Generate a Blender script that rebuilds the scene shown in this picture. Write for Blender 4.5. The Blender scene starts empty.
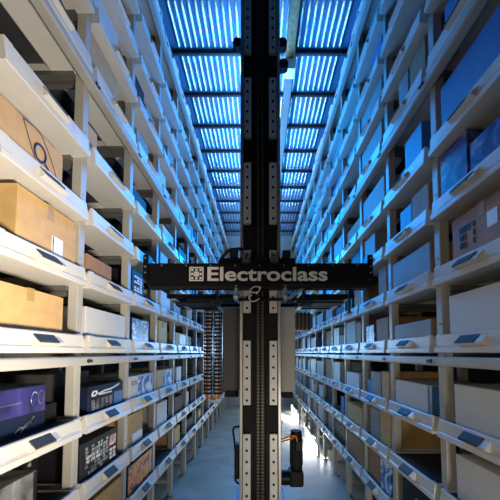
import bpy, bmesh, math, random
from mathutils import Vector, Matrix
random.seed(7)
C = bpy.context.scene.collection
R = math.radians
EYE = 1.72                      # camera height over the floor
# ------------------------------------------------------------------ camera
cd = bpy.data.cameras.new('camera'); cam = bpy.data.objects.new('camera', cd); C.objects.link(cam)
cam.location = (0, 0, EYE); cam.rotation_euler = (R(93), 0, 0)
cd.sensor_width = 36; cd.lens = 21.6; cd.shift_x = -0.019; cd.shift_y = 0.1746
cd.clip_start = 0.02; cd.clip_end = 60
bpy.context.scene.camera = cam
# ------------------------------------------------------------------ world, lights, exposure
sc = bpy.context.scene
sc.view_settings.view_transform = 'Standard'; sc.view_settings.look = 'None'
sc.view_settings.gamma = 1; sc.view_settings.use_curve_mapping = False
sc.view_settings.exposure = 0.0
sc.cycles.use_denoising = True
sc.cycles.max_bounces = 3
w = bpy.data.worlds.new('world'); sc.world = w; w.use_nodes = True
w.node_tree.nodes['Background'].inputs[0].default_value = (0.30, 0.33, 0.40, 1)
w.node_tree.nodes['Background'].inputs[1].default_value = 0.0006
BLUE = (0.0, 0.27, 0.92); ICE = (0.40, 0.68, 1.0); WARM = (1.0, 0.89, 0.74)

def area(name, loc, target, sx, sy, col, power, spread=180):
    l = bpy.data.lights.new(name, 'AREA'); l.shape = 'RECTANGLE'; l.size = sx; l.size_y = sy
    l.color = col; l.energy = power; l.spread = R(spread)
    o = bpy.data.objects.new(name, l); C.objects.link(o); o.location = loc
    o.rotation_euler = (Vector(target) - Vector(loc)).to_track_quat('-Z', 'Y').to_euler()
    return o
def point(name, loc, col, power, r=0.05):
    l = bpy.data.lights.new(name, 'POINT'); l.color = col; l.energy = power; l.shadow_soft_size = r
    o = bpy.data.objects.new(name, l); C.objects.link(o); o.location = loc
    return o
# warm work light low in the aisle beside the camera, aimed across at the left rack
area('work_light', (0.75, 0.10, 0.95), (-1.0, 1.05, 1.95), 0.3, 0.4, WARM, 27, 74)
# low lamp behind the camera, washing the foot of the mast and the lower tiers
area('low_work_light', (0.6, -0.6, 0.55), (0.0, 3.0, 0.35), 0.6, 0.3, (1.0, 0.92, 0.80), 8, 92)
# added weak warm fill, unseen behind the camera, giving the right rack its grey
area('side_fill_light', (-0.6, -0.8, 1.7), (1.0, 1.6, 1.5), 0.5, 0.5, (1.0, 0.88, 0.66), 2.6, 90)
# blue lamps hung along the aisle behind the mast, shining back towards the aisle mouth
for y, z, h, p in ((4.3, 4.3, 1.6, 78), (6.3, 4.0, 1.6, 85), (8.2, 3.8, 1.6, 90), (10.0, 3.4, 2.2, 100)):
    area('aisle_lamp', (0.1, y, z), (0.0, y - 3.0, z + .25), 0.3, h, BLUE, p)
for y, z, h, p in ((4.6, 1.9, .5, 7), (7.0, 1.9, .6, 14), (9.6, 1.7, .9, 22)):
    area('aisle_lamp', (0.05, y, z), (0.0, y - 3.0, z - .5), 0.2, h, ICE, p)
# uplight strip along the aisle washing the ribbed ceiling
area('ceiling_wash_light', (0.0, 6.4, 4.75), (0.0, 6.4, 6.0), 0.12, 5.6, (0.28, 0.58, 1.0), 140)
# white light bars on the floor along the right rack
LBARS = ((5.05, 6.3), (7.4, 9.0))
for y0, y1 in LBARS:
    area('floor_bar_light', (0.93, (y0 + y1) / 2, 0.16), (0.2, (y0 + y1) / 2 - 0.3, 0.35), y1 - y0, 0.1, (0.95, 0.97, 1.0), 13)

# ------------------------------------------------------------------ materials
def mat(name, col, rough=0.5, metal=0.0, var=0.0, scale=20.0, bump=0.0, emit=None, es=0.0):
    m = bpy.data.materials.new(name); m.use_nodes = True
    nt = m.node_tree; b = nt.nodes['Principled BSDF']
    b.inputs['Base Color'].default_value = (*col, 1); b.inputs['Roughness'].default_value = rough
    b.inputs['Metallic'].default_value = metal
    if var or bump:
        tc = nt.nodes.new('ShaderNodeTexCoord'); nz = nt.nodes.new('ShaderNodeTexNoise')
        nz.inputs['Scale'].default_value = scale; nz.inputs['Detail'].default_value = 5
        nt.links.new(tc.outputs['Object'], nz.inputs['Vector'])
        if var:
            cr = nt.nodes.new('ShaderNodeValToRGB')
            cr.color_ramp.elements[0].position = 0.3; cr.color_ramp.elements[1].position = 0.7
            cr.color_ramp.elements[0].color = (*[c * (1 - var) for c in col], 1)
            cr.color_ramp.elements[1].color = (*[min(1, c * (1 + var)) for c in col], 1)
            nt.links.new(nz.outputs['Fac'], cr.inputs[0]); nt.links.new(cr.outputs[0], b.inputs['Base Color'])
        if bump:
            bp = nt.nodes.new('ShaderNodeBump'); bp.inputs['Strength'].default_value = bump; bp.inputs['Distance'].default_value = 0.01
            nt.links.new(nz.outputs['Fac'], bp.inputs['Height']); nt.links.new(bp.outputs[0], b.inputs['Normal'])
    if max(col) < .06: b.inputs['Specular IOR Level'].default_value = 0.2
    if emit:
        b.inputs['Emission Color'].default_value = (*emit, 1); b.inputs['Emission Strength'].default_value = es
    return m
def ramp_mat(name, stops, scale, rough=0.35, detail=3, distort=0.6):
    m = bpy.data.materials.new(name); m.use_nodes = True; nt = m.node_tree; b = nt.nodes['Principled BSDF']
    b.inputs['Roughness'].default_value = rough
    tc = nt.nodes.new('ShaderNodeTexCoord'); nz = nt.nodes.new('ShaderNodeTexNoise')
    nz.inputs['Scale'].default_value = scale; nz.inputs['Detail'].default_value = detail; nz.inputs['Distortion'].default_value = distort
    cr = nt.nodes.new('ShaderNodeValToRGB'); e = cr.color_ramp.elements
    while len(e) > 1: e.remove(e[-1])
    e[0].position = stops[0][0]; e[0].color = (*stops[0][1], 1)
    for p, c in stops[1:]:
        k = e.new(p); k.color = (*c, 1)
    cr.color_ramp.interpolation = 'EASE'
    nt.links.new(tc.outputs['Object'], nz.inputs['Vector']); nt.links.new(nz.outputs['Fac'], cr.inputs[0]); nt.links.new(cr.outputs[0], b.inputs['Base Color'])
    return m
M = dict(
    paint=mat('rack_paint', (0.42, 0.405, 0.36), 0.42, 0, 0.06, 6),
    bracket=mat('bracket_steel', (0.12, 0.115, 0.105), 0.5, 0.2, 0.1, 8),
    tray=mat('tray_coat', (0.62, 0.60, 0.555), 0.36, 0, 0.03, 9),
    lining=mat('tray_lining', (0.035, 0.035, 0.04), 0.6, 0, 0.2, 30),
    slot=mat('handle_grip', (0.045, 0.05, 0.058), 0.55),
    bolt=mat('bolt_dark', (0.05, 0.05, 0.05), 0.35, 0.6),
    floor=mat('concrete', (0.40, 0.365, 0.30), 0.38, 0, 0.22, 3.0, 0.05),
    wall=mat('dark_wall', (0.05, 0.05, 0.055), 0.8, 0, 0.1, 3),
    farwall=mat('grey_wall', (0.30, 0.32, 0.35), 0.7, 0, 0.1, 3),
    deck=mat('blue_lit_deck', (0.03, 0.12, 0.24), 0.5, 0.0, 0.1, 5),  # blue of the uplight is put into the deck colour
    rib=mat('galvanised_rib', (0.78, 0.82, 0.86), 0.2, 0.85),
    beam=mat('dark_beam', (0.035, 0.035, 0.04), 0.5, 0.2),
    gold=mat('weathered_rail', (0.22, 0.12, 0.035), 0.5, 0.3, 0.35, 25),
    white=mat('white_plastic', (0.8, 0.8, 0.78), 0.4),
    black=mat('black_steel', (0.005, 0.005, 0.006), 0.45, 0.0, 0.2, 20),
    black2=mat('black_matte', (0.011, 0.011, 0.011), 0.6),
    alu=mat('aluminium', (0.46, 0.45, 0.43), 0.38, 0.7, 0.05, 12),
    plate=mat('guide_plate', (0.66, 0.65, 0.62), 0.42, 0.2, 0.06, 10),
    chain=mat('chain_steel', (0.085, 0.075, 0.06), 0.4, 0.4, 0.2, 60),
    cab=mat('cabinet_grey', (0.085, 0.085, 0.08), 0.5, 0, 0.06, 5),
    cabl=mat('cabinet_pale', (0.52, 0.50, 0.45), 0.5, 0, 0.05, 5),
    orange=mat('orange_cable', (0.85, 0.22, 0.02), 0.5),
    letter=mat('letter_paint', (0.72, 0.70, 0.64), 0.5),
    blue=mat('blue_paint', (0.03, 0.16, 0.5), 0.4),
    kraft=mat('kraft_card', (0.56, 0.35, 0.135), 0.7, 0, 0.10, 14, 0.12),
    kraft2=mat('dark_kraft_card', (0.36, 0.185, 0.065), 0.7, 0, 0.12, 14, 0.12),
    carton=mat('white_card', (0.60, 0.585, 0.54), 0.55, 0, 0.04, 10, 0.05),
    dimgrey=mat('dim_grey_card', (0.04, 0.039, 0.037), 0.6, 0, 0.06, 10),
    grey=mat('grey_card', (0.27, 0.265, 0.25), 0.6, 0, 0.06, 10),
    bluec=mat('blue_card', (0.05, 0.17, 0.42), 0.5, 0, 0.12, 9),
    dark=mat('black_card', (0.012, 0.012, 0.014), 0.55, 0, 0.2, 12),
    navy=mat('navy_card', (0.008, 0.014, 0.04), 0.6, 0, 0.2, 12),
    tape=mat('parcel_tape', (0.42, 0.27, 0.12), 0.25),
    paper=mat('paper_label', (0.78, 0.78, 0.76), 0.5, 0, 0.05, 40),
    ink=mat('blue_ink', (0.015, 0.025, 0.12), 0.6),
    violet=ramp_mat('violet_print', [(0.35, (0.008, 0.008, 0.03)), (0.5, (0.035, 0.03, 0.17)), (0.62, (0.07, 0.06, 0.28))], 5),
    fire=ramp_mat('orange_print', [(0.34, (0.02, 0.02, 0.02)), (0.40, (0.70, 0.12, 0.01)), (0.50, (0.85, 0.33, 0.03)), (0.55, (0.80, 0.25, 0.02)), (0.60, (0.02, 0.025, 0.04)), (0.70, (0.5, 0.5, 0.45))], 8, 0.35, 4, 1.5),
    splash=ramp_mat('blue_white_print', [(0.36, (0.02, 0.09, 0.30)), (0.46, (0.08, 0.28, 0.62)), (0.52, (0.75, 0.76, 0.76))], 9, 0.35, 4, 1.2),
    bsplash=ramp_mat('dark_blue_print', [(0.38, (0.008, 0.012, 0.04)), (0.5, (0.03, 0.14, 0.42)), (0.57, (0.65, 0.7, 0.75)), (0.63, (0.02, 0.06, 0.2))], 12, 0.3, 4, 1.5),
    wrap=ramp_mat('blue_wrap', [(0.34, (0.02, 0.025, 0.09)), (0.5, (0.06, 0.075, 0.30)), (0.64, (0.26, 0.27, 0.34))], 9, 0.25, 5, 1.0),
    silver=ramp_mat('silver_print', [(0.38, (0.06, 0.06, 0.065)), (0.52, (0.20, 0.20, 0.205)), (0.64, (0.42, 0.42, 0.42))], 6, 0.3),
    glow=mat('blue_glow', (0.3, 0.5, 0.9), 0.5, emit=(0.35, 0.65, 1.0), es=2.5),
    gloww=mat('lamp_diffuser_white', (0.9, 0.9, 0.9), 0.5, emit=(0.95, 0.98, 1.0), es=6.0),
)
# ------------------------------------------------------------------ mesh helpers
def bx(bm, x0, x1, y0, y1, z0, z1, bev=0.0, seg=2, rot=None):
    r = bmesh.ops.create_cube(bm, size=1.0); vs = r['verts']
    cx, cy, cz = (x0 + x1) / 2, (y0 + y1) / 2, (z0 + z1) / 2
    for v in vs: v.co = Vector((cx + v.co.x * (x1 - x0), cy + v.co.y * (y1 - y0), cz + v.co.z * (z1 - z0)))
    if rot is not None: bmesh.ops.rotate(bm, verts=vs, cent=(cx, cy, cz), matrix=rot)
    if bev > 0:
        es = list({e for v in vs for e in v.link_edges})
        bmesh.ops.bevel(bm, geom=es, offset=bev, segments=seg, profile=0.5, affect='EDGES')
def cyl(bm, p0, p1, r, n=12, r2=None):
    p0, p1 = Vector(p0), Vector(p1); d = p1 - p0
    m = Matrix.Translation((p0 + p1) / 2) @ d.to_track_quat('Z', 'Y').to_matrix().to_4x4()
    bmesh.ops.create_cone(bm, cap_ends=True, segments=n, radius1=r, radius2=r if r2 is None else r2, depth=d.length, matrix=m)
def tube(bm, pts, r, n=8):
    """a smooth tube through the points"""
    P = [Vector(p) for p in pts]; Q = []
    for i in range(len(P) - 1):
        a, b, c, d = P[max(i - 1, 0)], P[i], P[i + 1], P[min(i + 2, len(P) - 1)]
        for k in range(6):
            t = k / 6
            Q.append(0.5 * (2 * b + (c - a) * t + (2 * a - 5 * b + 4 * c - d) * t * t + (3 * b - a - 3 * c + d) * t ** 3))
    Q.append(P[-1]); rings = []
    for i, q in enumerate(Q):
        t = (Q[min(i + 1, len(Q) - 1)] - Q[max(i - 1, 0)]).normalized(); qm = t.to_track_quat('Z', 'Y').to_matrix()
        rings.append([bm.verts.new(q + qm @ Vector((r * math.cos(2 * math.pi * k / n), r * math.sin(2 * math.pi * k / n), 0))) for k in range(n)])
    for a, b in zip(rings, rings[1:]):
        o = min(range(n), key=lambda s: sum((a[k].co - b[(k + s) % n].co).length for k in range(n)))
        for k in range(n): bm.faces.new((a[k], a[(k + 1) % n], b[(k + 1 + o) % n], b[(k + o) % n]))
    bm.faces.new(rings[0][::-1]); bm.faces.new(rings[-1])
def prism(bm, prof, x0, x1):
    """closed profile of (y, z) points extruded along x"""
    a = [bm.verts.new((x0, y, z)) for y, z in prof]; b = [bm.verts.new((x1, y, z)) for y, z in prof]; n = len(prof)
    bm.faces.new(a); bm.faces.new(b[::-1])
    for i in range(n): bm.faces.new((a[i], b[i], b[(i + 1) % n], a[(i + 1) % n]))
def obj(name, bm, m, parent=None, smooth=False):
    bmesh.ops.recalc_face_normals(bm, faces=bm.faces)
    me = bpy.data.meshes.new(name); bm.to_mesh(me); bm.free()
    if smooth:
        for p in me.polygons: p.use_smooth = True
    me.materials.append(M[m] if isinstance(m, str) else m)
    o = bpy.data.objects.new(name, me); C.objects.link(o)
    if parent: o.parent = parent
    return o
def quick(name, boxes, m, parent=None, bev=0.0):
    bm = bmesh.new()
    for b in boxes: bx(bm, *b, bev=bev)
    return obj(name, bm, m, parent)
def tag(o, label, cat, group=None):
    o['label'] = label; o['category'] = cat
    if group: o['group'] = group
    return o
def empty(name, loc, label, cat, rz=0, group=None):
    o = bpy.data.objects.new(name, None); C.objects.link(o); o.location = loc; o.rotation_euler = (0, 0, rz)
    return tag(o, label, cat, group)
def struct(o): o['kind'] = 'structure'; return o
def dup(root, loc, rz, label, group):
    r = root.copy(); C.objects.link(r); r.location = loc; r.rotation_euler = (0, 0, rz); r['label'] = label; r['group'] = group
    for ch in root.children:
        c = ch.copy(); C.objects.link(c); c.parent = r
        for g in ch.children:
            d = g.copy(); C.objects.link(d); d.parent = c
    return r
# ------------------------------------------------------------------ layout
S = 0.648; D0 = 1.092           # bay length, near end of the first bay
NB = 13                         # bays
H = [-1.24, -.855, -.47, 0, .385, .77, 1.155, 1.67, 2.055, 2.44, 2.825, 3.34]
ROWZ = [EYE + h for h in H]
POSTY = [D0 + S * k for k in range(NB + 1)]
CEIL = EYE + 3.83; YEND = D0 + S * NB + 0.25
TIER = ['lowest tier', 'second tier from floor', 'tier just below eye-level rail', 'tier standing on eye-level rail', 'second tier above eye-level rail',
        'third tier above eye-level rail', 'tier just below upper rail', 'tier standing on upper rail', 'second tier above upper rail', 'third tier above upper rail',
        'tier just below top rail', 'tier standing on top rail']
BAY = ['nearest bay', 'second bay', 'third bay', 'fourth bay', 'fifth bay', 'sixth bay', 'seventh bay', 'eighth bay', 'ninth bay', 'tenth bay', 'eleventh bay', 'twelfth bay', 'thirteenth bay']
# ------------------------------------------------------------------ setting
struct(quick('floor', [(-2.2, 2.2, -3.5, YEND + .2, -0.1, 0)], 'floor'))
struct(quick('wall_left', [(-2.2, -2.0, -3.5, YEND + .2, 0, CEIL + .2)], 'wall'))
struct(quick('wall_right', [(2.0, 2.2, -3.5, YEND + .2, 0, CEIL + .2)], 'wall'))
struct(quick('wall_far', [(-2.0, 2.0, YEND, YEND + .2, 0, CEIL + .2)], 'farwall'))
BEAMY = [1.14 + 0.63 * k for k in range(14)]
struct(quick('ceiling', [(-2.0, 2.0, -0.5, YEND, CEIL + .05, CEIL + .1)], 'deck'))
def ribs(y0, y1):
    """one bay of round-ended ribs running along the aisle"""
    bm = bmesh.new(); pitch = .075; r = .021; n = 8
    for k in range(-14, 14):
        x = (k + .5) * pitch; rings = []
        for yy, rr in ((y0, .3), (y0 + .008, .75), (y0 + .03, 1), (y1 - .03, 1), (y1 - .008, .75), (y1, .3)):
            rings.append([bm.verts.new((x + r * rr * math.cos(math.pi * j / n), yy, CEIL + .051 - 1.5 * r * rr * math.sin(math.pi * j / n))) for j in range(n + 1)])
        for p, q in zip(rings, rings[1:]):
            for j in range(n): bm.faces.new((p[j], p[j + 1], q[j + 1], q[j]))
        bm.faces.new(rings[0]); bm.faces.new(rings[-1][::-1])
    o = obj('ceiling_ribs', bm, 'rib'); o['kind'] = 'structure'
    for p in o.data.polygons: p.use_smooth = len(p.vertices) == 4
    return o
ys = [-0.4] + BEAMY + [YEND]
for y0, y1 in zip(ys, ys[1:]):
    if y1 - y0 > .3: ribs(y0 + .03, y1 - .05)
for i, y in enumerate(BEAMY):
    struct(quick('trim_%d' % (i + 1), [(-2.0, 2.0, y - .018, y + .018, CEIL + .0, CEIL + .05)], 'beam', bev=.004))
# ------------------------------------------------------------------ racks
def rack(sx, side):
    # local frame: x along the aisle (distance), y into the rack from its front plane, mirrored by placing
    root = empty('storage_rack', (0, 0, 0), 'tall pale grey steel shelving rack along the %s side of the aisle' % side, 'rack')
    X = lambda a, b: (min(sx * a, sx * b), max(sx * a, sx * b))
    far = bmesh.new(); farany = False
    top = CEIL - .16
    for k, y in enumerate(POSTY):
        bm = bmesh.new()
        bx(bm, *X(1.048, 1.103), y - .028, y + .028, .05, top, .004)
        for z in ROWZ:
            cyl(bm, (sx * 1.049, y, z + .17), (sx * 1.044, y, z + .17), .008, 8)
            cyl(bm, (sx * 1.049, y, z + .02), (sx * 1.044, y, z + .02), .008, 8)
        post = obj('upright_post', bm, 'paint', root)
        bm = bmesh.new(); bx(bm, *X(1.58, 1.635), y - .028, y + .028, .05, top, .004); obj('rear_post', bm, 'paint', root)
        # adjustable foot
        bm = bmesh.new()
        cyl(bm, (sx * 1.075, y, 0), (sx * 1.075, y, .012), .05, 16); cyl(bm, (sx * 1.075, y, .012), (sx * 1.075, y, .05), .016, 10)
        cyl(bm, (sx * 1.075, y, .03), (sx * 1.075, y, .045), .03, 6)
        obj('levelling_foot', bm, 'alu', post)
        # low braces between front and rear posts
        bm = bmesh.new(); bx(bm, *X(1.103, 1.58), y - .018, y + .018, .16, .20, .003); obj('foot_brace', bm, 'paint', post)
        bm = bmesh.new(); bx(bm, *X(1.103, 1.58), y - .018, y + .018, .40, .44, .003); obj('foot_brace', bm, 'paint', post)
        for z in ROWZ:
            b = (*X(1.103, 1.58), y - .05, y + .05, z - .028, z - .002)
            if k <= 6:
                bm = bmesh.new(); bx(bm, *b); bx(bm, b[0], b[1], y - .012, y + .012, z - .055, z - .028); obj('bracket', bm, 'bracket', post)
            else:
                bx(far, *b); bx(far, b[0], b[1], y - .012, y + .012, z - .055, z - .028)
    o = obj('far_brackets', far, 'bracket', root); o['kind'] = 'stuff'
    y0, y1 = POSTY[0] - .03, POSTY[-1] + .03
    for z in (EYE - .046, EYE + 1.624, EYE + 3.294):
        bm = bmesh.new(); bx(bm, *X(.985, 1.048), y0, y1, z - .026, z + .026, .012, 3)
        rail = obj('rail', bm, 'paint', root)
        for y in POSTY:
            for dy, rr in ((-.012, .011), (.016, .009)):
                bm = bmesh.new(); cyl(bm, (sx * .99, y + dy, z), (sx * .976, y + dy, z), rr, 8); obj('rail_bolt', bm, 'bolt', rail)
    bm = bmesh.new(); bx(bm, *X(1.048, 1.09), y0, y1, ROWZ[0] - .07, ROWZ[0] - .03, .006); obj('bottom_rail', bm, 'paint', root)
    # floor-level rear runner
    bm = bmesh.new(); bx(bm, *X(1.56, 1.60), y0, y1, .28, .32, .004); obj('rear_runner', bm, 'paint', root)
    return root
rack(-1, 'left'); rack(1, 'right')
# ------------------------------------------------------------------ trays
def make_tray():
    W = .297
    bm = bmesh.new()
    # front channel: lower ledge, slanted face, rolled top
    prof = [(.0, .004), (.004, 0), (.235, 0), (.25, .012), (.25, .05), (.045, .056), (.030, .098), (.024, .102), (.014, .102), (.009, .097), (.008, .036), (.0, .028)]
    prism(bm, prof, -W, W)
    es = [e for e in bm.edges if abs(e.verts[0].co.x) > W - .001 and abs(e.verts[0].co.x - e.verts[1].co.x) < 1e-6 and e.verts[0].co.z > .03 and e.verts[1].co.z > .03 and e.verts[0].co.y < .05]
    bmesh.ops.bevel(bm, geom=es, offset=.007, segments=2, profile=.5, affect='EDGES')
    # pan, side walls, back wall
    bx(bm, -.289, -.277, .03, .56, .001, .098, .003); bx(bm, .277, .289, .03, .56, .001, .098, .003)
    bx(bm, -.285, .285, .55, .56, .001, .098)
    # raised end shoulders of the lip
    for s in (-1, 1): bx(bm, min(s * W, s * (W - .05)), max(s * W, s * (W - .05)), .010, .032, .085, .106, .006)
    # shallow panel seam on the front face
    bx(bm, -.24, .24, .0055, .012, .0375, .0405)
    t = obj('storage_tray', bm, 'tray')
    bm = bmesh.new(); prism(bm, [(.012, .085), (-.020, .052), (-.020, .044), (.010, .032)], -.088, .088)
    h = obj('handle', bm, 'tray', t)
    bm = bmesh.new(); prism(bm, [(.0075, .0875), (-.0205, .0585), (-.0245, .0565), (-.0245, .0475), (-.0215, .0475), (-.021, .0525), (.0115, .0865)], -.084, .048)
    obj('grip', bm, 'slot', h)
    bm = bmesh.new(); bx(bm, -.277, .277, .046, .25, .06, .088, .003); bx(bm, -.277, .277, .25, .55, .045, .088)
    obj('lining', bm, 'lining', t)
    return t
def inframe(y, z):
    t = R(3); h = z - EYE
    zc = y * math.cos(t) + h * math.sin(t); yc = h * math.cos(t) - y * math.sin(t)
    return zc, 337.3 - 300 * yc / zc
def in_view(side, b, r):
    y1 = D0 + S * (b + 1)
    _, ya = inframe(y1, ROWZ[r]); _, yb = inframe(y1, ROWZ[r] + .36)
    return ya > -25 and yb < 525
tray0 = make_tray(); first = True
def place_xy(sx, b): return (sx * 1.0, D0 + S * (b + .5), R(90) if sx < 0 else R(-90))
n_tray = 0; TRAYS = set()
for sx, side in ((-1, 'left'), (1, 'right')):
    for b in range(NB):
        for r in range(12):
            if not in_view(sx, b, r): continue
            x, y, rz = place_xy(sx, b); x = sx * .998
            lab = 'white storage tray, %s rack, %s, %s' % (side, BAY[b], TIER[r]); g = 'white trays in the %s rack' % side
            TRAYS.add((sx, b, r)); n_tray += 1
            if first:
                tray0.location = (x, y, ROWZ[r]); tray0.rotation_euler = (0, 0, rz); tag(tray0, lab, 'tray', g); first = False
            else: dup(tray0, (x, y, ROWZ[r]), rz, lab, g)
# ------------------------------------------------------------------ boxes
def carton_mesh(bm, w, d, h, bulge=.004):
    bx(bm, -w / 2, w / 2, 0, d, 0, h, .004, 2)
    # flap seam across the top, and soft irregularity
    bx(bm, -w / 2 + .004, w / 2 - .004, d / 2 - .0015, d / 2 + .0015, h - .001, h + .0015)
    for v in bm.verts:
        v.co += Vector((random.uniform(-1, 1), random.uniform(-1, 1), random.uniform(-.5, 0))) * bulge * .35
FLOORZ = .088
def put(sx, b, r, a0, a1, top, m, name, desc, cat='box', w=.055, depth=.42, extras=(), tilt=0, lift=0):
    """a box in a tray: a0..a1 along the bay from its near end, top above the tray bottom, w = set-back from the rack front"""
    a0, a1 = max(a0, .08), min(a1, .92)
    wd = (a1 - a0) * S; h = top - FLOORZ - lift
    side = 'left' if sx < 0 else 'right'
    y = D0 + S * (b + (a0 + a1) / 2)
    depth = min(depth, .54 - w)
    bm = bmesh.new(); carton_mesh(bm, wd, depth, h)
    o = obj(name, bm, m)
    o.location = (sx * (1.0 + w), y, ROWZ[r] + FLOORZ + .001 + lift); o.rotation_euler = (0, 0, (R(90) if sx < 0 else R(-90)) + R(tilt))
    tag(o, '%s, %s rack, %s, %s' % (desc, side, BAY[b], TIER[r]), cat, 'boxes in the %s rack' % side)
    # local x: left rack -> +x is away from the camera; right rack -> +x is towards the camera
    f = 1 if sx < 0 else -1
    for e in extras:
        k = e[0]
        if k == 'tape':
            q = quick('tape', [(-.022, .022, -.0015, depth + .0015, h + .0005, h + .0025), (-.022, .022, -.002, -.0002, h * .72, h + .0025)], 'tape', o)
        elif k in ('panel', 'label', 'band'):
            # (kind, u0, u1, v0, v1, material, part name) fractions of the front face, u from the near end
            _, u0, u1, v0, v1, mm, nm = e
            xa, xb = f * (u0 - .5) * wd, f * (u1 - .5) * wd
            quick(nm, [(min(xa, xb), max(xa, xb), -.0022, -.0004, v0 * h, v1 * h)], mm, o)
        elif k == 'marks':
            # scattered small printed bars: (kind, u0,u1,v0,v1, columns, rows, material, fill)
            _, u0, u1, v0, v1, nc, nr, mm, fill = e
            bm = bmesh.new()
            for i in range(nc):
                for j in range(nr):
                    if random.random() > fill: continue
                    du, dv = (u1 - u0) / nc, (v1 - v0) / nr
                    ua = u0 + i * du + du * .08; ub = ua + du * random.uniform(.55, .84); va = v0 + j * dv + dv * .1; vb = va + dv * .72
                    xa, xb = f * (ua - .5) * wd, f * (ub - .5) * wd
                    bx(bm, min(xa, xb), max(xa, xb), -.0042, -.0016, va * h, vb * h)
            obj('print_marks', bm, mm, o)
        elif k == 'end':
            # printed strip on the end facing the camera
            _, v0, v1, mm, nm = e
            x = -f * wd / 2
            quick(nm, [(min(x, x - f * .002), max(x, x - f * .002), .01, depth - .01, v0 * h, v1 * h)], mm, o)
        elif k == 'tube':
            _, pts, rr, mm, nm = e
            bm = bmesh.new(); tube(bm, [(f * (u - .5) * wd, -.0015, v * h) for u, v in pts], rr, 6); obj(nm, bm, mm, o)
    used.add((sx, b, r))
    return o
used = set()
ring = [(.66 + .075 * math.cos(t * .7), .50 + .21 * math.sin(t * .7)) for t in range(0, 10)]
# ---- left rack, first bay
o = put(-1, 0, 5, .0, .72, .285, 'kraft', 'cardboard_box', 'brown cardboard box with blue mark',
    extras=[('tube', [(.34, .96), (.62, .95), (.90, .12), (.60, .10), (.34, .96)], .0022, 'ink', 'printed_square'),
            ('tube', [(.60 + .09 * math.cos(t * .7), .50 + .20 * math.sin(t * .7)) for t in range(0, 10)], .006, 'ink', 'printed_ring'), ('tube', [(.66, .36), (.74, .26)], .006, 'ink', 'printed_tail')])
o = put(-1, 0, 4, .27, 1.0, .355, 'kraft', 'cardboard_box', 'brown cardboard box with torn label', w=.052, depth=.46,
    extras=[('tape',), ('label', .53, .73, .02, .46, 'paper', 'torn_label'), ('band', .545, .56, .03, .45, 'ink', 'label_line')])
put(-1, 0, 3, .0, .80, .297, 'kraft', 'cardboard_box', 'long pale brown cardboard box', w=.06, extras=[('tape',)])
put(-1, 0, 2, .66, .92, .30, 'kraft2', 'cardboard_box', 'flat brown box at the back', w=.40, depth=.13)
put(-1, 0, 2, .0, .70, .314, 'navy', 'product_box', 'dark box with violet printed front', w=.09, depth=.30,
    extras=[('panel', .02, .98, .42, .97, 'violet', 'violet_panel'), ('marks', .2, .70, .67, .69, 1, 1, 'silver', 1),
            ('tube', [(.80 + .055 * math.cos(t * .7), .70 + .15 * math.sin(t * .7)) for t in range(0, 10)], .0025, 'bsplash', 'printed_ring'),
            ('tube', [(.91 + .05 * math.cos(t * .7), .72 + .14 * math.sin(t * .7)) for t in range(0, 10)], .0025, 'silver', 'printed_ring'),
            ('tube', [(.52, .10), (.60, .18), (.68, .16), (.80, .34)], .003, 'silver', 'printed_swoosh'), ('tube', [(.60, .08), (.70, .24), (.76, .22)], .003, 'silver', 'printed_swoosh')])
put(-1, 0, 2, .71, .90, .20, 'dark', 'product_box', 'small black box beside violet one', w=.12, depth=.26)
put(-1, 0, 1, .0, .56, .30, 'silver', 'product_box', 'glossy silver grey printed box', w=.055, depth=.26, extras=[('band', .93, .99, .02, .98, 'dark', 'dark_edge')])
put(-1, 0, 1, .60, .88, .36, 'dark', 'product_box', 'black box with small coloured print', w=.20, depth=.3, extras=[('marks', .55, .95, .2, .9, 2, 8, 'silver', .6), ('marks', .1, .5, .5, .6, 2, 1, 'paper', 1)])
# ---- left rack, second bay
put(-1, 1, 1, .07, .77, .315, 'dark', 'product_box', 'black printed box with orange label', w=.05,
    extras=[('marks', .10, .72, .10, .86, 8, 8, 'silver', .8), ('marks', .12, .5, .4, .62, 3, 2, 'paper', 1), ('panel', .76, .97, .52, .82, 'fire', 'orange_label'), ('marks', .76, .97, .1, .45, 2, 3, 'paper', 1)])
put(-1, 1, 0, .16, .92, .31, 'kraft', 'cardboard_box', 'plain tan cardboard box', w=.05)
put(-1, 1, 2, .18, .90, .258, 'navy', 'product_box', 'navy box with white lettering strokes', w=.05, depth=.2,
    extras=[('tube', [(.08, .66), (.11, .80), (.20, .78), (.16, .66), (.08, .66)], .006, 'paper', 'printed_swoosh'), ('tube', [(.24, .68), (.40, .76), (.60, .78), (.84, .90)], .006, 'paper', 'printed_swoosh'), ('marks', .26, .62, .62, .70, 6, 1, 'paper', 1),
            ('marks', .06, .66, .1, .50, 5, 9, 'silver', .9), ('panel', .70, .97, .08, .6, 'bluec', 'blue_panel')])
put(-1, 1, 2, .10, .78, .34, 'dimgrey', 'carton', 'dark grey carton behind navy box', w=.27, depth=.25)
put(-1, 1, 3, .10, .92, .283, 'carton', 'carton', 'plain white carton', w=.05)
put(-1, 1, 4, .08, .56, .222, 'kraft2', 'cardboard_box', 'low dark brown cardboard box', w=.05)
put(-1, 1, 4, .62, .9, .24, 'dark', 'product_box', 'black box', w=.16, depth=.3)
put(-1, 1, 6, .08, .26, .28, 'kraft', 'cardboard_box', 'narrow brown cardboard box', w=.07)
put(-1, 1, 6, .52, .85, .15, 'kraft2', 'cardboard_box', 'low brown cardboard box further in', w=.20, depth=.3)
put(-1, 1, 7, .08, .63, .36, 'kraft', 'cardboard_box', 'tall brown cardboard box', w=.06)
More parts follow.
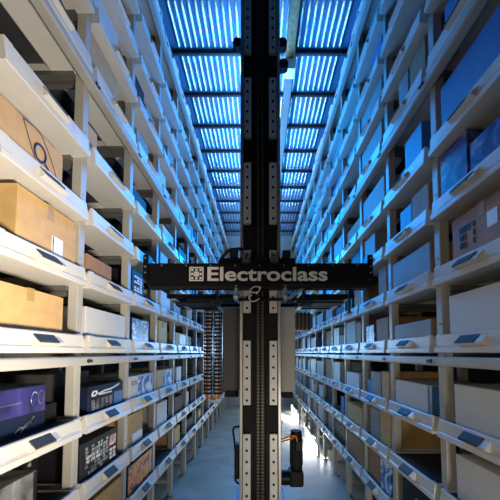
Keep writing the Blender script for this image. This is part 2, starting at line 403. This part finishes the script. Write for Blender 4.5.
# ---- left rack, third and fourth bays
put(-1, 2, 0, .08, .92, .325, 'dark', 'product_box', 'orange and black printed box', w=.05, extras=[('panel', .03, .97, .04, .97, 'fire', 'picture_panel')])
put(-1, 2, 1, .08, .57, .345, 'kraft', 'cardboard_box', 'tan cardboard box with white flap', w=.06, extras=[('label', .3, .98, .05, .35, 'paper', 'white_flap')])
put(-1, 2, 1, .6, .85, .28, 'dark', 'product_box', 'small black box', w=.2, depth=.3)
put(-1, 2, 2, .08, .90, .278, 'carton', 'product_box', 'white box with blue picture print', w=.05, extras=[('panel', .32, .96, .05, .95, 'splash', 'picture_panel'), ('marks', .06, .30, .6, .8, 2, 3, 'grey', .8)])
put(-1, 2, 3, .10, .69, .295, 'dark', 'product_box', 'dark box with blue print', w=.05, extras=[('panel', .03, .97, .03, .97, 'bsplash', 'picture_panel')])
put(-1, 2, 4, .08, .47, .318, 'dark', 'product_box', 'black box with white print', w=.05, extras=[('marks', .15, .85, .2, .8, 3, 6, 'paper', .7)])
put(-1, 3, 1, .11, .63, .327, 'carton', 'carton', 'pale blue-lit white carton', w=.05)
put(-1, 3, 2, .08, .92, .29, 'kraft', 'cardboard_box', 'tan box with white printed front', w=.05, extras=[('panel', .36, .98, .04, .9, 'splash', 'picture_panel')])
put(-1, 3, 3, .13, .56, .345, 'kraft', 'cardboard_box', 'narrow tan cardboard box', w=.05, extras=[('tape',)])
put(-1, 4, 3, .10, .90, .26, 'kraft', 'cardboard_box', 'tan box with white front label', w=.05, extras=[('label', .35, .97, .05, .9, 'paper', 'front_label')])
put(-1, 4, 2, .20, .55, .29, 'carton', 'carton', 'narrow white carton', w=.05)
put(-1, 4, 0, .12, .50, .30, 'kraft', 'cardboard_box', 'tan cardboard box', w=.05)
used |= {(-1, 0, 6), (-1, 3, 0), (-1, 0, 7), (-1, 4, 1), (-1, 1, 5)}
put(-1, 4, 1, .15, .75, .29, 'dark', 'product_box', 'black box', w=.06)
# ---- right rack
put(1, 0, 6, .10, .88, .37, 'bluec', 'carton', 'large dull blue carton', w=.05, depth=.22)
put(1, 0, 6, .40, .70, .42, 'wrap', 'product_box', 'violet box behind dull blue carton', w=.30, depth=.2)
put(1, 0, 5, .08, .55, .27, 'wrap', 'wrapped_parcel', 'near blue film-wrapped parcel', cat='parcel', w=.05)
put(1, 0, 5, .58, .92, .37, 'wrap', 'wrapped_parcel', 'far blue film-wrapped parcel', cat='parcel', w=.05)
put(1, 0, 4, .12, .79, .33, 'kraft2', 'cardboard_box', 'brown cardboard box with printed lines', w=.05,
    extras=[('marks', .60, .86, .25, .75, 7, 3, 'dark', .55), ('label', .28, .42, .42, .72, 'paper', 'white_label'), ('tape',)])
put(1, 0, 3, .10, .86, .312, 'carton', 'carton', 'plain grey-white carton', w=.05)
put(1, 0, 2, .10, .83, .304, 'carton', 'carton', 'plain grey-white carton', w=.05)
put(1, 0, 1, .10, .84, .316, 'carton', 'carton', 'white carton with brown open top', w=.05, extras=[])

put(1, 1, 3, .14, .90, .21, 'grey', 'carton', 'grey carton with brown end', w=.05, extras=[('end', .02, .98, 'kraft2', 'brown_end')])
put(1, 1, 4, .12, .92, .305, 'grey', 'carton', 'grey carton with brown corner', w=.05, extras=[('end', .02, .98, 'kraft2', 'brown_end')])
put(1, 1, 5, .11, .43, .295, 'kraft2', 'cardboard_box', 'brown cardboard box', w=.05)
put(1, 1, 5, .47, .72, .28, 'bluec', 'carton', 'blue carton beside brown box', w=.06)
put(1, 1, 6, .20, .55, .35, 'bluec', 'carton', 'bright blue carton', w=.05, extras=[('end', .05, .95, 'bluec', 'end_print')])
put(1, 1, 6, .62, .88, .24, 'bluec', 'carton', 'low blue carton', w=.10)
put(1, 1, 7, .10, .40, .35, 'kraft2', 'cardboard_box', 'brown cardboard box', w=.05)
put(1, 1, 7, .43, .65, .35, 'grey', 'carton', 'grey carton beside brown box', w=.05)
put(1, 1, 2, .19, .92, .268, 'carton', 'carton', 'white carton with blue end', w=.05, extras=[('end', .02, .98, 'bluec', 'blue_end'), ('band', .0, .05, .02, .98, 'bluec', 'blue_edge')])
put(1, 1, 0, .10, .80, .33, 'dark', 'product_box', 'black box with white print', w=.05, extras=[('marks', .15, .6, .55, .75, 4, 2, 'paper', .8)])
put(1, 2, 3, .12, .50, .30, 'kraft2', 'cardboard_box', 'brown cardboard box', w=.06)
put(1, 2, 3, .55, .86, .26, 'splash', 'product_box', 'blue-and-white printed box', w=.05)
put(1, 2, 2, .10, .32, .315, 'kraft', 'cardboard_box', 'narrow brown cardboard box', w=.05)
put(1, 2, 2, .36, .70, .30, 'grey', 'carton', 'grey carton', w=.05)
put(1, 2, 2, .74, .90, .21, 'bluec', 'carton', 'small blue carton', w=.06)
put(1, 2, 1, .10, .40, .37, 'kraft', 'cardboard_box', 'tan cardboard box', w=.05)
put(1, 2, 1, .43, .75, .35, 'grey', 'carton', 'grey carton beside tan box', w=.05)
put(1, 2, 0, .10, .42, .34, 'splash', 'product_box', 'blue-and-white printed box', w=.05, depth=.3)
put(1, 2, 0, .48, .90, .34, 'kraft2', 'cardboard_box', 'brown cardboard box', w=.06)
put(1, 2, 4, .10, .35, .35, 'kraft2', 'cardboard_box', 'narrow dark brown cardboard box', w=.05)
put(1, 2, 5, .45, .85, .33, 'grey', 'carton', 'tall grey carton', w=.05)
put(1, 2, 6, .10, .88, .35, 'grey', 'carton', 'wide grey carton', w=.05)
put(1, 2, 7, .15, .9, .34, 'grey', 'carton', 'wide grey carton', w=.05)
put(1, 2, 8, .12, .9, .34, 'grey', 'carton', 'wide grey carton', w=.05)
put(1, 3, 3, .10, .32, .33, 'kraft2', 'cardboard_box', 'narrow brown cardboard box', w=.05)
put(1, 3, 3, .36, .90, .36, 'grey', 'carton', 'tall grey carton', w=.05)
put(1, 3, 2, .22, .92, .25, 'carton', 'carton', 'blue-lit white carton', w=.05)
put(1, 3, 1, .10, .92, .28, 'kraft', 'cardboard_box', 'wide tan cardboard box', w=.05)
put(1, 3, 0, .10, .92, .325, 'kraft2', 'cardboard_box', 'wide brown cardboard box', w=.05)
put(1, 4, 2, .40, .92, .348, 'carton', 'carton', 'tall blue-lit white carton', w=.05)
put(1, 4, 0, .10, .92, .33, 'dark', 'product_box', 'wide black box', w=.05)
put(1, 4, 1, .12, .35, .3, 'bluec', 'carton', 'narrow blue carton', w=.05)
used |= {(1, 1, 1)}
# ---- the rest of the stock further down and higher up
KINDS = {'left': [('kraft', 'cardboard_box', 'brown cardboard box', 3), ('carton', 'carton', 'white carton', 3), ('dark', 'product_box', 'black box', 2), ('grey', 'carton', 'grey carton', 2), ('splash', 'product_box', 'blue-and-white printed box', 1)],
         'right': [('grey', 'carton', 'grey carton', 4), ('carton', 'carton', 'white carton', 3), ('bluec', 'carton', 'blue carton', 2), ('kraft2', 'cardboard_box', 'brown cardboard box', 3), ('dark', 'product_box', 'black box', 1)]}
for sx, b, r in sorted(TRAYS, key=lambda t: (t[0], t[1], t[2])):
    side = 'left' if sx < 0 else 'right'
    if (sx, b, r) in used: continue
    p = random.random()
    if p < (.25 if sx < 0 else .12): continue
    ks = KINDS[side]; wts = [k[3] for k in ks]
    if p < .72 or b > 8:
        m, n, d, _ = random.choices(ks, wts)[0]; a = random.uniform(.08, .3)
        put(sx, b, r, a * (1 if sx < 0 else .6), min(.92, a + (random.uniform(.35, .75) if sx < 0 else random.uniform(.5, .85))), random.uniform(.22, .36) if sx < 0 else random.uniform(.29, .375), m, n, d, w=random.uniform(.05, .09))
    else:
        k1 = random.choices(ks, wts)[0]; k2 = random.choices([k for k in ks if k[2] != k1[2]], [k[3] for k in ks if k[2] != k1[2]])[0]
        c = random.uniform(.38, .58)
        put(sx, b, r, random.uniform(.08, .14), c - .02, random.uniform(.22, .36), k1[0], k1[1], k1[2], w=random.uniform(.05, .08))
        put(sx, b, r, c + .02, random.uniform(.75, .92), random.uniform(.22, .36), k2[0], k2[1], k2[2], w=random.uniform(.05, .08))
# ------------------------------------------------------------------ crane mast
mast = empty('crane_mast', (0, 2.6, 0), 'tall black steel crane mast standing in the middle of the aisle', 'crane mast')
def mp(name, boxes, m, bev=0.0, parent=mast):                 # world boxes, shifted to the mast's base
    return quick(name, [(a, b, c - 2.6, d - 2.6, e, f) for a, b, c, d, e, f in boxes], m, parent, bev)
ZT = CEIL - .12
mp('column', [(-.152, .172, 2.60, 2.86, .10, ZT)], 'black', .004)
for x in (-.168, .156): mp('guide_rail', [(x, x + .026, 2.545, 2.62, .10, ZT)], 'alu', .004)
for b in [(-.142, -.134, 2.57, 2.60, .10, ZT), (.150, .156, 2.57, 2.60, .10, ZT)]: mp('inner_web', [b], 'black2')
# bolted guide plates, six bolts each, with gaps between them
zs = []; z0 = EYE - 1.225
while z0 < ZT: zs.append((z0, min(z0 + .545, ZT - .01))); z0 += .785
for za, zb in zs:
    for x in (-.140, .085):
        pl = mp('guide_plate', [(x, x + .066, 2.555, 2.60, za, zb)], 'plate', .003)
        for i in range(6):
            z = za + .04 + i * .0925
            if z > zb - .01: break
            bm = bmesh.new(); cyl(bm, (x + .033, 2.555 - 2.6, z), (x + .033, 2.549 - 2.6, z), .011, 8); obj('plate_bolt', bm, 'black2', pl)
for za, zb in zs:
    if zb + .24 < ZT: mp('spacer_block', [(-.138, .150, 2.58, 2.60, zb + .012, zb + .228)], 'black2', .002)
# roller chain: two rows of links down the middle
bm = bmesh.new(); z = .2; i = 0
while z < ZT - .1:
    for x in (-.012, .026):
        bx(bm, x - .013, x + .013, 2.555 - 2.6, 2.575 - 2.6, z, z + .011)
    z += .0275
for x in (-.012, .026): bx(bm, x - .006, x + .006, 2.566 - 2.6, 2.572 - 2.6, .2, z)
o = obj('drive_chain', bm, 'chain', mast)
for b in [(-.046, -.038, 2.562, 2.60, .1, ZT), (.054, .062, 2.562, 2.60, .1, ZT)]: mp('chain_channel', [b], 'black2')
# guide rollers near the top
for x, z in ((-.20, EYE + 2.80), (.205, EYE + 2.80), (.215, EYE + 2.60)):
    bm = bmesh.new(); cyl(bm, (x, -.04, z), (x, .02, z), .045, 20); cyl(bm, (x, .02, z), (x * .8, .06, z), .02, 10); obj('guide_roller', bm, 'black2', mast)
# travelling base on the floor rail
mp('travel_base', [(-.24, .26, 2.45, 3.4, .10, .24)], 'blue', .01)
for y in (2.6, 3.25):
    bm = bmesh.new(); cyl(bm, (-.03, y - 2.6, .135), (.05, y - 2.6, .135), .1, 24); obj('travel_wheel', bm, 'alu', mast)
tag(quick('floor_rail', [(-.035, .055, .5, YEND - .1, 0, .012), (-.012, .032, .5, YEND - .1, .012, .034)], 'alu', None, .002), 'steel floor rail running under the crane mast', 'rail')
# control cabinets fixed behind the mast
def cabinet(x0, x1, z0, z1, m):
    c = mp('control_cabinet', [(x0, x1, 2.80, 3.15, z0, z1)], m, .006)
    q = quick('cabinet_door', [(x0 + .012, x1 - .012, .19, .20, z0 + .015, z1 - .015)], m, c, .003)
    quick('cabinet_foot', [(x0 + .02, x1 - .02, .22, .5, z0 - .06, z0 - .001)], 'black2', c, .006)
    return c
cb = cabinet(-.345, -.175, EYE - .35, EYE + .43, 'cab')
quick('glow_strip', [(-.372, -.348, .50, .515, EYE - .33, EYE + .42)], 'glow', cb)  # added glowing strip, stands in for the bright line of the far aisle
cabinet(.19, .335, EYE - .36, EYE + .43, 'cabl')
dm = mp('lift_motor', [(.26, .50, 2.82, 3.05, EYE + .22, EYE + .38)], 'cab', .025)
bm = bmesh.new()
for i in range(6): bx(bm, .28 + i * .036, .29 + i * .036, .21, .46, EYE + .215, EYE + .385)
obj('cooling_fins', bm, 'black2', dm)
# drive motor low on the right
bm = bmesh.new(); cyl(bm, (.315, .02, EYE - .98), (.315, .02, EYE - .70), .052, 24)
for i in range(12):
    a = i * math.pi / 6; bx(bm, .315 + .052 * math.cos(a) - .004, .315 + .052 * math.cos(a) + .004, .02 + .052 * math.sin(a) - .004, .02 + .052 * math.sin(a) + .004, EYE - .95, EYE - .74)
mo = obj('drive_motor', bm, 'black2', mast)
bm = bmesh.new(); cyl(bm, (.315, .02, EYE - .70), (.315, .02, EYE - .665), .046, 20); obj('motor_cap', bm, 'black', mo)
quick('gearbox', [(.25, .37, -.05, .09, EYE - 1.12, EYE - .985)], 'black2', mo, .02)
bm = bmesh.new(); cyl(bm, (.17, .02, EYE - 1.06), (.25, .02, EYE - 1.06), .062, 20); obj('flange', bm, 'black', mo)
quick('terminal_box', [(.30, .36, -.05, -.03, EYE - .82, EYE - .74)], 'black', mo, .006)
for k, dz in enumerate((0, .022)):
    bm = bmesh.new(); tube(bm, [(.165, .02, EYE - .77 + dz), (.22, -.03, EYE - .735 + dz), (.27, -.05, EYE - .715 + dz), (.305, -.045, EYE - .70), (.318, -.04, EYE - .75)], .007); obj('motor_cable', bm, 'orange', mo)
# hose and small box low on the left
bm = bmesh.new(); tube(bm, [(-.17, .05, EYE - .64), (-.225, .03, EYE - .65), (-.215, .02, EYE - .76), (-.20, .02, EYE - .95), (-.205, .02, EYE - 1.08), (-.17, .03, EYE - 1.12)], .009); obj('hose', bm, 'black2', mast)
mp('sensor_box', [(-.215, -.17, 2.60, 2.7, EYE - 1.07, EYE - .78)], 'black2', .008)
# blue light battens on the rear face of the mast
for z in (2.75, 3.75, 4.75, 1.55):
    b = mp('light_batten', [(-.03, .05, 2.862, 2.90, z - .32, z + .32)], 'alu', .004)
    quick('diffuser', [(-.02, .04, .30, .312, z - .30, z + .30)], 'glow', b, .004)
# ------------------------------------------------------------------ lift carriage with the sign
car = empty('lift_carriage', (0, 2.42, EYE + .5), 'black lift carriage crossbeam with white lettering across the crane mast', 'lift carriage')
O = Vector((0, 2.42, EYE + .5))
def cp(name, boxes, m, bev=0.0, parent=car):
    return quick(name, [(a, b, c - O.y, d - O.y, e - .5, f - .5) for a, b, c, d, e, f in boxes], m, parent, bev)
beam = cp('crossbeam', [(-.925, .90, 2.42, 2.48, .555, .735)], 'black', .004)
for i in range(9):
    x = -.80 + i * .2; bm = bmesh.new(); cyl(bm, (x, .0, .215), (x, -.006, .215), .006, 8); obj('beam_bolt', bm, 'alu', beam)
cp('beam_flange', [(-.90, .885, 2.405, 2.50, .525, .548)], 'black2', .004)
for s, x in ((-1, -.925), (1, .90)):
    ep = cp('end_plate', [(x - .022, x + .022, 2.40, 2.50, .60, .80)], 'black', .005)
    for dz in (.15, .20, .27):
        bm = bmesh.new(); cyl(bm, (x, -.02, dz), (x, -.028, dz), .007, 8); obj('plate_bolt', bm, 'alu', ep)
cp('top_bracket', [(-.34, .30, 2.485, 2.54, .737, .80)], 'black', .008)
for b in [(-.25, -.18, 2.46, 2.54, .801, .88), (.19, .26, 2.46, 2.54, .801, .86)]: cp('roller_housing', [b], 'black2', .008)
for x in (-.11, .125):
    cp('clamp', [(x - .035, x + .035, 2.47, 2.54, .74, .79), (x - .03, x - .012, 2.47, 2.53, .79, .85), (x + .012, x + .03, 2.47, 2.53, .79, .85)], 'cab', .004)
bm = bmesh.new(); tube(bm, [(-.34, .1, .26), (-.32, .08, .30), (-.26, .07, .36), (-.18, .09, .385), (-.15, .12, .39)], .014); obj('cable_loop', bm, 'black2', car)
# lettering
def lettering():
    cu = bpy.data.curves.new('lettering', 'FONT'); cu.body = 'Electroclass'; cu.size = 1; cu.offset = .022; cu.extrude = .01; cu.space_character = 1.0
    t = bpy.data.objects.new('lettering_source', cu); C.objects.link(t)
    dg = bpy.context.evaluated_depsgraph_get(); me = bpy.data.meshes.new_from_object(t.evaluated_get(dg))
    bpy.data.objects.remove(t)
    xs = [v.co.x for v in me.vertices]; ys = [v.co.y for v in me.vertices]; zz = [v.co.z for v in me.vertices]
    Wd, Ht = max(xs) - min(xs), max(ys) - min(ys)
    x0, x1 = -.425, .555; za, zb = .586 - .5, .702 - .5
    for v in me.vertices:
        x, y, z = v.co
        v.co = Vector((x0 + (x - min(xs)) / Wd * (x1 - x0), -.0005 - (z - min(zz)) * .15, za + (y - min(ys)) / Ht * (zb - za)))
    me.materials.clear(); me.materials.append(M['letter'])
    o = bpy.data.objects.new('lettering', me); C.objects.link(o); o.parent = beam
    return o
lettering()
bm = bmesh.new(); lx, lz, q = -.515, .144, .058                # square emblem: frame, middle square, eight dots
for a, b, c, d in ((-q, q, q - .010, q), (-q, q, -q, -q + .010), (-q, -q + .010, -q + .010, q - .010), (q - .010, q, -q + .010, q - .010), (-.02, .02, -.02, .02)):
    bx(bm, lx + a, lx + b, -.004, -.0005, lz + c, lz + d)
for i in (-1, 0, 1):
    for j in (-1, 0, 1):
        if i or j: bx(bm, lx + i * .034 - .0095, lx + i * .034 + .0095, -.004, -.0005, lz + j * .034 - .0095, lz + j * .034 + .0095)
obj('emblem', bm, 'letter', beam)
# telescopic forks and platform below the beam
for y, x0, x1, z in ((2.56, -.80, .82, .49), (2.68, -.78, .80, .475), (2.92, -.80, .80, .47), (3.06, -.80, .80, .47)):
    for b in ([(x0, -.185, y, y + .05, z - .018, z + .018), (.205, x1, y, y + .05, z - .018, z + .018)] if y < 2.9 else [(x0, x1, y, y + .05, z - .02, z + .02)]): cp('fork_bar', [b], 'black', .004)
for b in [(-.74, -.36, 2.60, 2.80, .435, .449), (.36, .74, 2.60, 2.80, .435, .449)]: cp('platform_plate', [b], 'black2', .003)
cp('front_strip', [(-.62, .70, 2.50, 2.53, .44, .462)], 'black', .003)
for x in (-.72, -.40, .40, .74):
    cp('cross_member', [(x - .018, x + .018, 2.50, 3.10, .448, .456)], 'alu')
for b in [(-.36, -.34, 2.48, 2.56, .40, .55), (.36, .38, 2.48, 2.56, .40, .55), (.75, .765, 2.50, 2.55, .33, .53)]: cp('side_hanger', [b], 'black2', .003)
for s in (-1, 1):
    x = .01 + s * .20
    bm = bmesh.new(); cyl(bm, (x, .0, -.08), (x, .0, .05), .016, 12); obj('guide_rod', bm, 'alu', car)
    bm = bmesh.new(); bmesh.ops.create_uvsphere(bm, u_segments=14, v_segments=8, radius=.026, matrix=Matrix.Translation((x, -.01, -.045))); obj('rod_knob', bm, 'alu', car, True)
bm = bmesh.new(); tube(bm, [(.30, .12, -.06), (.36, .1, .01), (.44, .1, .03), (.50, .1, .0)], .012); obj('hydraulic_hose', bm, 'alu', car)
bm = bmesh.new(); cyl(bm, (.24, .02, -.055), (.36, .02, .035), .014, 10); obj('lever_arm', bm, 'alu', car)
bm = bmesh.new(); tube(bm, [(-.075, -.02, .012), (-.04, -.02, .035), (.0, -.02, .03), (-.01, -.02, -.005), (-.06, -.02, -.01), (-.075, -.02, .012)], .0045, 6)
tube(bm, [(.01, -.02, .035), (-.005, -.02, .0), (-.03, -.02, -.025)], .0045, 6)
tube(bm, [(-.06, -.02, -.03), (-.085, -.02, -.055), (-.06, -.02, -.085), (-.03, -.02, -.08), (.0, -.02, -.06)], .0045, 6)
obj('wire_hook', bm, 'letter', car)
# ------------------------------------------------------------------ energy chain on the left
ec = bpy.data.objects.new('cable_chain', None); C.objects.link(ec); ec.parent = car; ec.location = (-.50, 3.25 - O.y, EYE - .46 - O.z)
ec['label'] = 'black cable chain with orange cable'
for x in (-.052, .052):
    z = .02
    for i in range(22):
        bm = bmesh.new()
        bx(bm, x - .046, x - .036, -.03, .03, z, z + .034); bx(bm, x + .036, x + .046, -.03, .03, z, z + .034)
        bx(bm, x - .036, x + .036, -.03, -.022, z, z + .019, .002); bx(bm, x - .036, x + .036, .022, .03, z, z + .019, .002)
        obj('chain_link', bm, 'black', ec); z += .0405
for nm, m, dx in (('orange_cable', 'orange', -.014), ('pale_cable', 'white', .014)):
    bm = bmesh.new(); tube(bm, [(-.052 + dx, 0, .91), (-.052 + dx, 0, .5), (-.052 + dx, 0, .02), (-.04, 0, -.03 - dx), (0, 0, -.045 - dx), (.04, 0, -.03 - dx), (.052 - dx, 0, .02), (.052 - dx, 0, .5), (.052 - dx, 0, .91)], .0125); obj(nm, bm, m, ec)
quick('hanger_arm', [(-.10, .10, -.16, .03, .915, .94)], 'black', ec, .004)
# ------------------------------------------------------------------ ceiling guide rail with junction box
gr = quick('ceiling_guide_rail', [(.35, .45, 3.72, YEND - .1, CEIL - .13, CEIL - .0)], 'cab', None, .004); tag(gr, 'grey guide rail running along the ceiling beyond the white box', 'rail')
gr = quick('ceiling_guide_rail', [(.33, .43, .6, 3.56, CEIL - .15, CEIL - .0)], 'gold', None, .004); tag(gr, 'weathered brown rail along the ceiling, this side of the white box', 'rail')
jb = quick('junction_box', [(.32, .45, 3.565, 3.715, CEIL - .28, CEIL - .0)], 'white', None, .008); tag(jb, 'small white box between the brown and grey ceiling rails', 'junction box')
# ------------------------------------------------------------------ white floor light bars under the right rack
for i, (y0, y1) in enumerate(LBARS):
    fb = quick('floor_light_bar', [(.955, 1.0, y0, y1, 0, .20)], 'alu', None, .004)
    tag(fb, 'bright white light bar on the floor by the right rack, %s' % ('nearer one' if i == 0 else 'farther one'), 'light bar', 'floor light bars')
    quick('diffuser', [(.94, .954, y0 + .02, y1 - .02, .02, .19)], 'gloww', fb, .004)
print('trays', n_tray)
